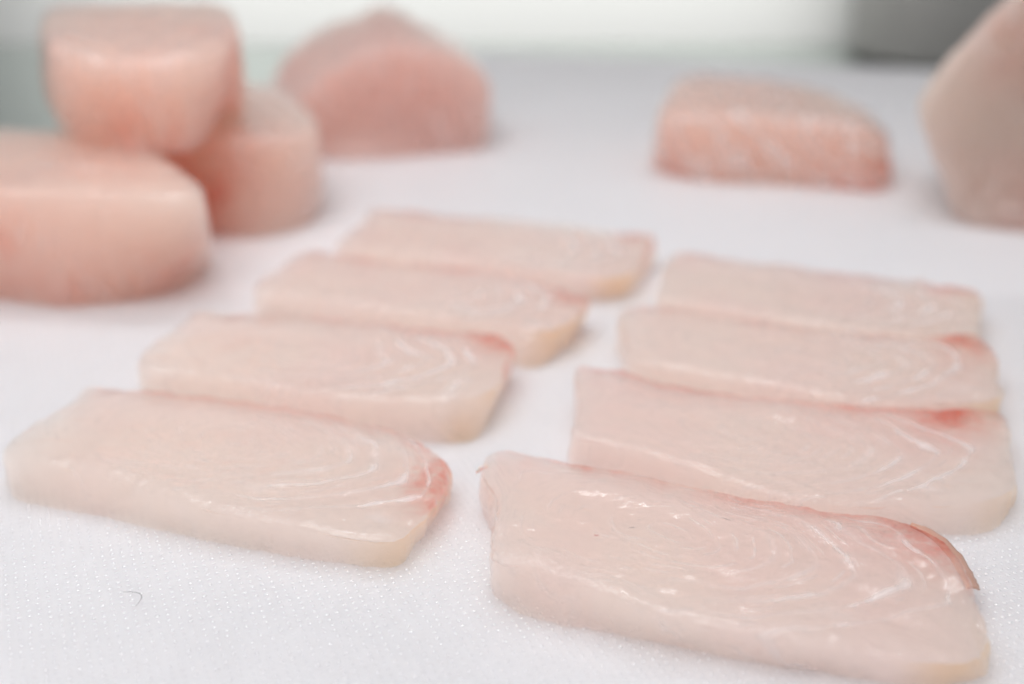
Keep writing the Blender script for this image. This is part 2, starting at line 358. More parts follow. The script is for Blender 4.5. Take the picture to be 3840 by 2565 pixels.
# ------------------------------------------------------------------ fish pieces
# outlines in millimetres: upper rim of the piece, rim on the board
OUT = {
    'R1': ([[-5.42,198.47,9.7],[-4.35,203.43,9.65],[-1.86,206.22,9.55],[2.5,206.05,9.37],[6.79,203.63,9.2],[12.22,202.19,8.98],[17.56,200.28,8.75],[25.05,197.6,8.43],[32.38,195.0,8.11],[41.01,192.11,7.73],[50.27,189.66,7.32],[57.43,188.43,7.0],[63.69,186.87,6.71],[67.7,184.2,6.5],[70.21,180.54,6.34],[71.35,175.23,6.21],[71.16,168.98,6.13],[70.57,163.63,6.07],[69.81,157.99,6.01],[68.56,153.65,6.0],[65.89,149.88,6.07],[61.64,148.29,6.26],[53.7,148.53,6.68],[44.83,150.12,7.16],[36.59,152.42,7.6],[29.35,154.23,7.99],[22.68,156.57,8.34],[18.46,159.17,8.56],[13.48,162.03,8.82],[8.39,165.22,9.07],[3.12,168.02,9.33],[-1.59,169.42,9.55],[-3.1,171.36,9.62],[-3.05,177.62,9.61],[-2.22,185.5,9.57],[-3.41,192.22,9.62]],
           [[-5.42,198.47,0.25],[-4.35,203.43,0.25],[-1.86,206.22,0.25],[2.5,206.05,0.25],[6.79,203.63,0.25],[12.22,202.19,0.25],[17.56,200.28,0.25],[25.05,197.6,0.25],[32.38,195.0,0.25],[41.01,192.11,0.25],[50.27,189.66,0.25],[57.43,188.43,0.25],[63.69,186.87,0.25],[67.7,184.2,0.25],[70.21,180.54,0.25],[71.35,175.23,0.25],[71.16,168.98,0.25],[70.57,163.63,0.25],[69.81,157.99,0.25],[70.14,155.3,0.25],[67.72,151.98,0.25],[62.86,149.66,0.25],[54.83,149.96,0.25],[46.05,152.59,0.25],[37.59,154.77,0.25],[30.24,157.1,0.25],[23.38,159.49,0.25],[18.93,161.04,0.25],[13.77,162.96,0.25],[8.5,164.56,0.25],[3.16,166.77,0.25],[-0.93,169.76,0.25],[-3.06,174.33,0.25],[-3.05,177.62,0.25],[-2.22,185.5,0.25],[-3.41,192.22,0.25]]),
    'R2': ([[13.02,244.06,9.68],[15.3,245.66,9.59],[20.7,244.04,9.39],[25.97,241.53,9.18],[31.04,238.18,8.98],[37.92,235.94,8.7],[46.46,233.68,8.36],[55.03,232.3,8.02],[61.84,231.22,7.74],[68.5,229.73,7.47],[76.27,229.36,7.16],[83.32,229.54,6.89],[89.82,230.68,6.65],[94.96,230.29,6.44],[97.52,228.11,6.31],[96.61,221.32,6.25],[94.38,214.76,6.24],[92.76,208.55,6.21],[91.2,203.45,6.2],[87.77,197.93,6.26],[80.85,194.01,6.51],[73.24,191.61,6.82],[65.53,190.99,7.16],[57.94,190.69,7.5],[49.19,191.48,7.91],[44.3,193.82,8.15],[40.25,196.3,8.36],[35.32,199.74,8.6],[30.17,203.29,8.85],[23.62,207.19,9.15],[17.48,210.57,9.42],[12.73,212.53,9.63],[11.13,215.17,9.7],[12.53,222.01,9.66],[13.22,227.51,9.64],[12.99,235.52,9.66]],
           [[13.02,244.06,0.25],[15.3,245.66,0.25],[20.7,244.04,0.25],[25.97,241.53,0.25],[31.04,238.18,0.25],[37.92,235.94,0.25],[46.46,233.68,0.25],[55.03,232.3,0.25],[61.84,231.22,0.25],[68.5,229.73,0.25],[76.27,229.36,0.25],[83.32,229.54,0.25],[89.82,230.68,0.25],[94.96,230.29,0.25],[97.52,228.11,0.25],[96.61,221.32,0.25],[94.38,214.76,0.25],[92.76,208.55,0.25],[91.22,203.67,0.25],[88.13,197.35,0.25],[83.0,192.22,0.25],[74.83,191.63,0.25],[66.95,191.93,0.25],[57.94,190.69,0.25],[49.19,191.48,0.25],[44.3,193.82,0.25],[40.25,196.3,0.25],[35.32,199.74,0.25],[30.17,203.29,0.25],[23.62,207.19,0.25],[17.48,210.57,0.25],[12.73,212.53,0.25],[11.13,215.17,0.25],[12.53,222.01,0.25],[13.22,227.51,0.25],[12.99,235.52,0.25]]),
    'R3': ([[24.93,277.16,9.5],[28.03,281.08,9.45],[33.83,282.22,9.36],[39.94,281.31,9.26],[46.63,277.54,9.14],[55.2,273.94,8.99],[67.51,270.06,8.76],[77.95,267.81,8.58],[86.39,266.05,8.42],[92.07,265.24,8.32],[98.32,266.3,8.22],[103.25,266.24,8.13],[105.51,261.93,8.07],[105.82,256.18,8.03],[104.5,250.33,8.01],[101.6,243.74,8.02],[100.1,235.98,8.0],[94.5,232.16,8.08],[85.19,230.53,8.25],[74.58,230.08,8.46],[65.12,231.76,8.65],[58.72,235.09,8.79],[51.7,238.94,8.94],[43.62,241.95,9.1],[35.33,245.5,9.26],[28.41,248.02,9.39],[24.95,250.99,9.46],[25.09,257.19,9.47],[25.27,266.32,9.48]],
           [[24.93,277.16,0.25],[28.03,281.08,0.25],[33.83,282.22,0.25],[39.94,281.31,0.25],[46.63,277.54,0.25],[55.2,273.94,0.25],[67.51,270.06,0.25],[77.95,267.81,0.25],[86.39,266.05,0.25],[92.07,265.24,0.25],[98.32,266.3,0.25],[103.25,266.24,0.25],[105.51,261.93,0.25],[105.82,256.18,0.25],[104.5,250.33,0.25],[101.6,243.74,0.25],[100.1,235.98,0.25],[94.5,232.16,0.25],[85.19,230.53,0.25],[74.58,230.08,0.25],[65.12,231.76,0.25],[58.72,235.09,0.25],[51.7,238.94,0.25],[43.62,241.95,0.25],[35.33,245.5,0.25],[28.41,248.02,0.25],[24.95,250.99,0.25],[25.09,257.19,0.25],[25.27,266.32,0.25]]),
    'R4': ([[40.92,319.12,8.97],[43.87,324.43,8.95],[49.89,323.89,8.88],[56.37,320.4,8.79],[62.86,317.7,8.71],[71.55,315.13,8.61],[81.93,310.56,8.47],[92.23,306.8,8.34],[100.27,303.73,8.23],[104.06,304.52,8.18],[106.77,299.68,8.13],[111.99,298.89,8.07],[115.53,294.55,8.0],[112.88,285.89,8.0],[109.26,275.66,8.0],[104.75,269.19,8.03],[91.83,267.68,8.2],[79.5,269.95,8.38],[68.38,273.98,8.54],[57.59,279.29,8.7],[44.51,285.94,8.88],[37.17,288.73,8.98],[35.83,293.05,9.0],[38.5,305.61,8.98]],
           [[40.92,319.12,0.25],[43.87,324.43,0.25],[49.89,323.89,0.25],[56.37,320.4,0.25],[62.86,317.7,0.25],[71.55,315.13,0.25],[81.93,310.56,0.25],[92.23,306.8,0.25],[100.27,303.73,0.25],[104.06,304.52,0.25],[106.77,299.68,0.25],[111.99,298.89,0.25],[115.53,294.55,0.25],[112.88,285.89,0.25],[109.26,275.66,0.25],[104.75,269.19,0.25],[91.83,267.68,0.25],[79.5,269.95,0.25],[68.38,273.98,0.25],[57.59,279.29,0.25],[44.51,285.94,0.25],[37.17,288.73,0.25],[35.83,293.05,0.25],[38.5,305.61,0.25]]),
    'L1': ([[-93.52,207.95,9.3],[-92.47,215.9,9.16],[-89.55,223.06,8.98],[-87.65,229.44,8.84],[-86.44,235.85,8.74],[-82.9,236.78,8.62],[-76.88,235.88,8.44],[-70.91,235.43,8.25],[-62.33,234.29,7.98],[-53.66,231.9,7.72],[-40.72,227.99,7.32],[-32.21,224.73,7.06],[-25.96,222.0,6.86],[-21.51,220.37,6.71],[-16.38,215.05,6.55],[-13.08,210.21,6.45],[-11.41,203.91,6.4],[-11.97,197.62,6.43],[-14.06,190.16,6.52],[-16.6,184.11,6.64],[-20.24,180.33,6.79],[-26.95,181.0,7.06],[-35.78,183.53,7.39],[-46.5,186.6,7.78],[-52.92,189.17,8.01],[-60.92,193.29,8.28],[-68.41,197.45,8.51],[-76.66,200.89,8.78],[-84.61,203.08,9.04],[-91.43,205.94,9.25]],
           [[-95.52,212.05,0.25],[-92.47,215.9,0.25],[-89.55,223.06,0.25],[-87.65,229.44,0.25],[-86.44,235.85,0.25],[-82.9,236.78,0.25],[-76.88,235.88,0.25],[-70.91,235.43,0.25],[-62.33,234.29,0.25],[-53.66,231.9,0.25],[-40.72,227.99,0.25],[-32.21,224.73,0.25],[-25.96,222.0,0.25],[-21.51,220.37,0.25],[-16.38,215.05,0.25],[-13.08,210.21,0.25],[-11.41,203.91,0.25],[-12.85,200.15,0.25],[-14.98,194.01,0.25],[-17.17,186.32,0.25],[-19.47,181.1,0.25],[-26.81,181.91,0.25],[-35.9,184.23,0.25],[-47.09,187.59,0.25],[-54.17,190.17,0.25],[-61.75,193.26,0.25],[-68.98,196.12,0.25],[-77.17,199.06,0.25],[-84.9,201.74,0.25],[-91.25,204.65,0.25]]),
    'L2': ([[-78.56,245.41,9.5],[-79.88,250.9,9.5],[-79.03,260.19,9.5],[-76.0,268.72,9.5],[-74.87,273.16,9.5],[-74.73,277.74,9.5],[-70.09,278.03,9.5],[-61.63,276.58,9.5],[-53.44,276.29,9.5],[-42.37,274.86,9.5],[-28.39,270.37,9.5],[-14.9,265.73,9.5],[-7.0,264.4,9.5],[-1.8,261.76,9.5],[0.24,257.12,9.5],[-0.33,250.17,9.5],[-2.12,240.34,9.5],[-4.29,234.8,9.5],[-9.43,229.89,9.5],[-17.68,228.64,9.5],[-31.67,229.89,9.5],[-39.04,232.22,9.5],[-44.99,234.37,9.5],[-56.7,238.99,9.5],[-67.16,242.62,9.5],[-76.11,243.78,9.5]],
           [[-78.56,245.41,0.25],[-79.88,250.9,0.25],[-79.03,260.19,0.25],[-76.0,268.72,0.25],[-74.87,273.16,0.25],[-74.73,277.74,0.25],[-70.09,278.03,0.25],[-61.63,276.58,0.25],[-53.44,276.29,0.25],[-42.37,274.86,0.25],[-28.39,270.37,0.25],[-14.9,265.73,0.25],[-7.0,264.4,0.25],[-2.52,263.6,0.25],[-0.83,260.15,0.25],[-1.49,254.41,0.25],[-3.3,245.3,0.25],[-5.65,232.63,0.25],[-9.21,227.47,0.25],[-16.89,227.47,0.25],[-31.67,229.89,0.25],[-39.04,232.22,0.25],[-44.99,234.37,0.25],[-56.7,238.99,0.25],[-67.16,242.62,0.25],[-76.11,243.78,0.25]]),
    'L3': ([[-63.93,294.97,9.0],[-62.8,304.2,9.0],[-60.0,311.81,9.0],[-58.34,320.51,9.0],[-55.43,325.79,9.0],[-53.24,326.94,9.0],[-48.41,324.27,9.0],[-42.32,321.26,9.0],[-29.53,315.39,9.0],[-17.17,312.52,9.0],[-4.98,307.96,9.0],[3.91,302.51,9.0],[11.3,296.25,9.0],[15.07,291.16,9.0],[18.73,289.91,9.0],[17.23,281.71,9.0],[13.28,273.9,9.0],[6.61,268.91,9.0],[-4.45,271.11,9.0],[-15.41,276.18,9.0],[-24.94,279.65,9.0],[-35.26,283.8,9.0],[-44.03,287.13,9.0],[-54.95,292.1,9.0],[-61.43,293.05,9.0]],
           [[-63.93,294.97,0.25],[-62.8,304.2,0.25],[-60.0,311.81,0.25],[-58.34,320.51,0.25],[-55.43,325.79,0.25],[-53.24,326.94,0.25],[-48.41,324.27,0.25],[-42.32,321.26,0.25],[-29.53,315.39,0.25],[-17.17,312.52,0.25],[-4.98,307.96,0.25],[3.91,302.51,0.25],[11.3,296.25,0.25],[14.8,293.7,0.25],[17.96,291.91,0.25],[16.1,286.93,0.25],[12.33,277.14,0.25],[5.12,265.36,0.25],[-4.45,271.11,0.25],[-15.41,276.18,0.25],[-24.94,279.65,0.25],[-35.26,283.8,0.25],[-44.03,287.13,0.25],[-54.95,292.1,0.25],[-61.43,293.05,0.25]]),
    'L4': ([[-48.26,332.01,8.5],[-47.32,340.87,8.5],[-44.56,351.04,8.5],[-42.93,361.76,8.5],[-41.62,369.24,8.5],[-30.16,365.47,8.5],[-19.56,361.76,8.5],[-5.71,359.03,8.5],[7.82,355.44,8.5],[21.16,350.61,8.5],[29.52,345.05,8.5],[39.2,340.46,8.5],[37.94,332.8,8.5],[35.22,322.04,8.5],[32.78,313.3,8.5],[26.68,307.7,8.5],[15.83,307.7,8.5],[4.03,313.3,8.5],[-8.27,319.45,8.5],[-17.64,322.04,8.5],[-30.41,325.81,8.5],[-42.18,330.05,8.5]],
           [[-48.26,332.01,0.25],[-47.32,340.87,0.25],[-44.56,351.04,0.25],[-42.93,361.76,0.25],[-41.62,369.24,0.25],[-30.16,365.47,0.25],[-19.56,361.76,0.25],[-5.71,359.03,0.25],[7.82,355.44,0.25],[21.16,350.61,0.25],[29.52,345.05,0.25],[39.2,340.46,0.25],[37.94,332.8,0.25],[35.82,327.36,0.25],[32.97,319.55,0.25],[28.18,312.05,0.25],[16.65,310.06,0.25],[4.03,313.3,0.25],[-8.27,319.45,0.25],[-17.64,322.04,0.25],[-30.41,325.81,0.25],[-42.18,330.05,0.25]]),
    'BA': ([[-76.62,307.04,32.0],[-84.38,322.32,32.0],[-97.58,342.57,32.0],[-116.13,360.73,32.0],[-135.96,371.08,32.0],[-153.23,375.85,32.0],[-164.77,365.84,32.0],[-164.31,341.55,32.0],[-149.76,313.43,32.0],[-137.23,307.04,32.0],[-126.37,304.14,32.0],[-115.32,303.32,32.0],[-104.07,301.7,32.0],[-92.71,299.29,32.0],[-82.86,298.09,32.0],[-77.16,300.89,32.0]],
           [[-84.44,340.53,0.5],[-88.12,346.46,0.5],[-98.32,349.7,0.5],[-115.22,358.03,0.5],[-135.96,371.08,0.5],[-153.23,375.85,0.5],[-164.77,365.84,0.5],[-164.31,341.55,0.5],[-163.35,326.64,0.5],[-147.17,316.09,0.5],[-133.35,310.04,0.5],[-120.31,305.16,0.5],[-109.1,305.16,0.5],[-97.71,309.38,0.5],[-89.49,318.84,0.5],[-84.89,331.03,0.5]]),
    'BB': ([[-124.2,346.0,60.77],[-113.11,338.0,59.05],[-99.95,336.0,58.59],[-86.68,338.0,58.83],[-79.94,350.0,60.15],[-79.34,370.0,61.99],[-82.41,390.0,62.78],[-90.5,410.0,63.37],[-104.6,420.0,62.96],[-123.5,422.0,62.44],[-139.84,420.0,62.41],[-146.51,410.0,62.84],[-140.31,385.0,63.06],[-131.89,363.0,61.78]],
           [[-129.23,362.0,31.2],[-119.53,351.13,31.2],[-103.1,344.88,31.2],[-90.77,343.86,31.2],[-87.32,359.78,31.2],[-84.72,375.0,37.16],[-82.41,390.0,32.0],[-90.5,410.0,31.2],[-104.6,420.0,31.2],[-123.5,422.0,31.2],[-139.84,420.0,31.2],[-146.51,410.0,34.0],[-140.97,383.0,40.15],[-132.02,362.0,36.67]]),
    'BC': ([[-108.24,377.72,30.0],[-90.62,369.53,30.0],[-78.58,367.25,30.0],[-68.92,370.68,30.0],[-62.23,377.72,30.0],[-60.44,390.03,30.0],[-64.98,409.92,30.0],[-78.02,441.93,30.0],[-89.69,455.89,30.0],[-99.76,459.3,30.0],[-114.32,454.21,30.0],[-123.46,435.63,30.0],[-118.39,403.08,30.0]],
           [[-108.77,378.13,0.5],[-93.07,368.51,0.5],[-80.47,364.96,0.5],[-70.5,368.06,0.5],[-63.69,377.19,0.5],[-60.42,392.68,0.5],[-64.98,409.92,0.5],[-78.02,441.93,0.5],[-89.69,455.89,0.5],[-99.76,459.3,0.5],[-114.32,454.21,0.5],[-123.46,435.63,0.5],[-118.39,403.08,0.5]]),
    'BD': ([[-79.14,465.0,0.5],[-71.29,462.0,0.5],[-49.25,462.0,0.5],[-28.58,470.0,0.5],[-12.25,476.0,0.57],[-8.59,478.0,4.33],[-7.17,478.0,20.02],[-10.64,475.0,30.36],[-23.03,472.0,38.22],[-38.84,470.0,40.91],[-51.31,467.0,40.28],[-62.27,464.0,35.6],[-72.71,462.0,28.08],[-79.72,462.0,17.72],[-81.26,462.0,6.37]],
           [[-98.78,530.0,0.5],[-91.35,530.0,0.5],[-69.08,530.0,0.5],[-45.42,535.0,0.5],[-25.12,540.0,0.5],[-18.48,540.0,0.5],[-14.97,535.0,14.33],[-19.35,530.0,30.33],[-35.21,526.0,40.94],[-51.68,525.0,48.49],[-63.95,523.0,44.63],[-76.35,522.0,40.63],[-90.76,520.0,30.87],[-98.67,520.0,19.08],[-101.91,525.0,6.42]]),
    'BE': ([[51.08,436.0,23.44],[63.63,431.0,24.18],[85.08,426.0,24.33],[106.35,422.0,23.7],[119.04,421.0,23.03],[128.83,428.0,18.07],[133.85,450.0,16.3],[131.77,470.0,18.5],[120.65,483.0,22.03],[104.37,486.0,25.45],[87.59,486.0,27.27],[68.94,484.0,28.78],[60.44,475.0,28.42],[54.57,455.0,26.26]],
           [[50.95,447.4,0.5],[64.91,430.84,0.5],[87.09,427.32,0.5],[108.28,420.98,0.5],[120.82,416.47,0.5],[130.08,423.26,0.5],[133.85,450.0,0.5],[131.77,470.0,0.5],[120.65,483.0,0.5],[104.37,486.0,0.5],[87.59,486.0,0.5],[68.94,484.0,0.5],[60.44,475.0,0.5],[54.57,455.0,0.5]]),
    'BF': ([[136.77,380.0,3.18],[140.85,376.0,1.28],[155.8,370.0,0.59],[176.16,370.0,0.5],[185.95,375.0,17.25],[184.94,385.0,54.77],[170.23,390.0,76.92],[156.55,390.0,77.54],[147.12,390.0,66.86],[140.11,390.0,58.92],[130.55,388.0,48.44],[124.67,386.0,39.57],[123.87,385.0,32.7],[128.31,383.0,22.05],[132.59,381.0,12.94],[134.07,380.0,7.38]],
           [[163.83,445.0,0.5],[169.56,445.0,0.5],[183.48,440.0,0.5],[203.75,440.0,0.5],[206.96,440.0,11.49],[200.92,440.0,46.31],[187.14,440.0,66.52],[176.15,440.0,66.52],[166.5,440.0,57.22],[159.58,440.0,48.51],[151.14,440.0,38.91],[146.35,440.0,29.16],[147.3,440.0,21.54],[152.2,440.0,13.05],[156.39,440.0,4.43],[159.79,445.0,0.5]]),

}

def smooth(a, b, x):
    t = np.clip((x - a) / (b - a), 0, 1); return t * t * (3 - 2 * t)

_perm = np.random.default_rng(11).permutation(256)
_val = np.random.default_rng(12).uniform(-1, 1, 256)
def vnoise(P):
    """smooth lattice noise, about -0.7..0.7"""
    I = np.floor(P).astype(int); f = P - I; f = f * f * f * (f * (f * 6 - 15) + 10)
    def h(i, j, k): return _val[_perm[(_perm[(_perm[i & 255] + j) & 255] + k) & 255]]
    x, y, z = I.T; fx, fy, fz = f.T
    def lx(j, k): return h(x, j, k) * (1 - fx) + h(x + 1, j, k) * fx
    a = lx(y, z) * (1 - fy) + lx(y + 1, z) * fy
    b = lx(y, z + 1) * (1 - fy) + lx(y + 1, z + 1) * fy
    return a * (1 - fz) + b * fz

_ROT = np.array([[0.36, 0.48, -0.8], [-0.8, 0.6, 0.0], [0.48, 0.64, 0.6]])
def fbm(P, scale, seed, octv=3):
    v = (np.asarray(P) * scale) @ _ROT + np.array([seed * 7.31, seed * 3.17, seed * 1.7]); s = 0; a = 1.0
    for k in range(octv):
        s = s + a * vnoise(v); v = v * 2.03 + 5.3; a *= 0.5
    return s

def spline_closed(A, B, n):
    """Catmull-Rom through matched key points, resampled along the first outline."""
    A = np.array(A); B = np.array(B); k = len(A)
    seglen = np.linalg.norm(np.roll(A, -1, 0) - A, axis=1)
    cum = np.concatenate([[0], np.cumsum(seglen)])
    s = np.linspace(0, cum[-1], n, endpoint=False)
    i = np.clip(np.searchsorted(cum, s, side='right') - 1, 0, k - 1)
    t = ((s - cum[i]) / seglen[i])[:, None]
    def cr(P):
        p0, p1, p2, p3 = P[(i - 1) % k], P[i], P[(i + 1) % k], P[(i + 2) % k]
        return 0.5 * (2 * p1 + (p2 - p0) * t + (2 * p0 - 5 * p1 + 4 * p2 - p3) * t ** 2 + (3 * p1 - p0 - 3 * p2 + p3) * t ** 3)
    return cr(A), cr(B)

def slab(name, key, mat, n, rings, side, rad, seed, wide=None, jit=0.12, crown=0.0, rough=0.15, paint=None, relief=None, rad_b=0.4, axis=None):
    """Closed body between two matched outlines (mm): upper face, rounded shoulder, side, lower face."""
    A, B = spline_closed(*OUT[key], n)
    # smooth the outline slightly, then give it the unevenness of a cut edge
    for _ in range(3):
        A = (np.roll(A, 1, 0) + 2 * A + np.roll(A, -1, 0)) / 4
        B = (np.roll(B, 1, 0) + 2 * B + np.roll(B, -1, 0)) / 4
    cA = A.mean(0); cB = B.mean(0)
    nrm = cA - cB
    if axis is not None: nrm = np.array(axis, float)
    nrm = nrm / np.linalg.norm(nrm)
    tan = np.roll(A, -1, 0) - np.roll(A, 1, 0)
    inn = np.cross(nrm[None], tan); inn /= np.linalg.norm(inn, axis=1)[:, None] + 1e-9
    if (np.einsum('ij,ij->i', inn, cA - A)).mean() < 0: inn = -inn
    for _ in range(10): inn = (np.roll(inn, 1, 0) + inn + np.roll(inn, -1, 0)) / 3
    jn = fbm(A, 0.45, seed, 3) * jit + fbm(A, 1.6, seed + 5, 2) * jit * 0.4
    A = A + inn * jn[:, None]
    jn2 = fbm(B + 50, 0.4, seed + 9, 3) * jit * 1.3
    B = B + inn * jn2[:, None]
    r = np.broadcast_to(np.asarray(rad(A) if callable(rad) else rad, float), (n,))[:, None]
    rh = r
    if wide is not None:
        yy = A[:, :2] - A[:, :2].mean(0); q = yy @ np.array([math.sin(wide[2]), -math.cos(wide[2])])
        rh = (wide[0] + (wide[1] - wide[0]) * smooth(-2.0, 6.0, q))[:, None]
        for _ in range(12): rh = (np.roll(rh, 1, 0) + rh + np.roll(rh, -1, 0)) / 3
    # medial line of each face
    def medial(P):
        c = P.mean(0); u, s_, vt = np.linalg.svd(P - c, full_matrices=False)
        ax = vt[0]; w = (P - c) @ ax; lo, hi = w.min(), w.max()
        wid = np.abs((P - c) @ vt[1]).max()
        lim_lo = min(lo + wid, -0.01); lim_hi = max(hi - wid, 0.01)
        w2 = lim_lo + (w - lo) / (hi - lo) * (lim_hi - lim_lo)
        return c + w2[:, None] * ax
    Qa = medial(A); Qb = medial(B)
    R = []; zone = []
    rb = rad_b
    # lower face from the medial line outwards
    for t in np.linspace(0.0, 1.0, 6):
        R.append(Qb + (B + inn * rb - Qb) * t); zone.append(0)
    low = B + nrm * rb; high = A - nrm * r
    R.append(B + inn * rb * 0.3 + nrm * rb * 0.3); zone.append(0)
    for t in np.linspace(0, 1, side):
        bulge = math.sin(math.pi * t) * 0.25
        R.append(low + (high - low) * t - inn * bulge); zone.append(1)
    ns = 9
    for k in range(1, ns + 1):
        ph = k / ns * math.pi / 2
        R.append(high + inn * rh * (1 - math.cos(ph)) + nrm * r * math.sin(ph)); zone.append(2)
    E = A + inn * rh
    e1 = np.cross(nrm, [0.3, 0.9, 0.2]); e1 /= np.linalg.norm(e1); e2 = np.cross(nrm, e1)
    def basis(X): return np.stack([np.ones(len(X)), (X - cA) @ e1, (X - cA) @ e2], 1)
    coef = np.linalg.lstsq(basis(E), (E - cA) @ nrm, rcond=None)[0]
    def hfit(X): return basis(X) @ coef
    resE = (E - cA) @ nrm - hfit(E)
    for t in np.linspace(0, 1.0, rings + 1)[1:]:
        tt = t
        X = E + (Qa - E) * t
        h = hfit(X) + resE * (1 - tt) ** 2 + crown * (1 - (1 - tt) ** 2)
        R.append(X + nrm * (h - (X - cA) @ nrm)[:, None]); zone.append(3)
    R = np.array(R); m = len(R)
    zone = np.repeat(np.array(zone), n)
    P = R.reshape(-1, 3)
    # coordinates along the piece (u) and across it (v)
    L = A[:, :2]; c2 = L.mean(0)
    uu, s_, vt = np.linalg.svd(L - c2, full_matrices=False)
    ax = vt[0] if vt[0][0] > 0 else -vt[0]; pr = np.array([-ax[1], ax[0]])
    au = (L - c2) @ ax; av = (L - c2) @ pr
    i0, i1 = au.argmin(), au.argmax()
    idx = np.arange(n)
    ch1 = [(i0 + k) % n for k in range((i1 - i0) % n + 1)]; ch2 = [(i1 + k) % n for k in range((i0 - i1) % n + 1)]
    if av[ch1].mean() < av[ch2].mean(): fr, bk = ch1, ch2
    else: fr, bk = ch2, ch1
    pu = (P[:, :2] - c2) @ ax; pv = (P[:, :2] - c2) @ pr
    f_ = sorted(fr, key=lambda q: au[q]); b_ = sorted(bk, key=lambda q: au[q])
    vf = np.interp(pu, au[f_], av[f_]); vb = np.interp(pu, au[b_], av[b_])
    W = max(vb.max() - vf.min(), 1)
    u = (pu - au.min()) / (au.max() - au.min())
    v = (pv - vf) / np.maximum(vb - vf, 0.15 * W)
    info = dict(P=P, u=u, v=v, zone=zone, Lmm=au.max() - au.min(), Wmm=np.median(vb - vf), nrm=nrm, seed=seed)
    D = np.zeros(len(P))
    if rough:
        D += fbm(P, 0.16, seed + 2, 2) * rough * 1.6 + fbm(P, 0.55, seed + 3, 2) * rough * 0.45
    att = paint(info) if paint else {}
    if relief: D = D + relief(info, att)
    top = (zone >= 2).astype(float)
    out_dir = np.repeat(inn[None], m, 0).reshape(-1, 3) * -1
    dirn = np.where(top[:, None] > 0, nrm[None], out_dir)
    P = P + dirn * (D * (zone > 0))[:, None]
    P[:, 2] = np.maximum(P[:, 2], 0.22)
    faces = []
    I = np.arange(n); J = (I + 1) % n
    for a in range(m - 1):
        o0, o1 = a * n, (a + 1) * n
        faces.append(np.stack([o0 + I, o0 + J, o1 + J, o1 + I], 1))
    F = np.concatenate(faces)
    me = bpy.data.meshes.new(name)
    org = np.array([cA[0], cA[1], 0.0]) if key[0] != 'B' else np.array([cA[0], cA[1], 0.0])
    Pm = (P - org) / 1000
    me.from_pydata(Pm.tolist(), [], F.tolist())
    for an, val in att.items():
        at_ = me.attributes.new(an, 'FLOAT', 'POINT'); at_.data.foreach_set('value', val.astype(np.float32))
    bm = bmesh.new(); bm.from_mesh(me)
    bm.verts.ensure_lookup_table()
    bmesh.ops.recalc_face_normals(bm, faces=bm.faces)
    for f in bm.faces: f.smooth = True
    bm.to_mesh(me); bm.free()
    me.materials.append(mat)
    o = bpy.data.objects.new(name, me); C.objects.link(o)
    o.location = org / 1000
    return o, info

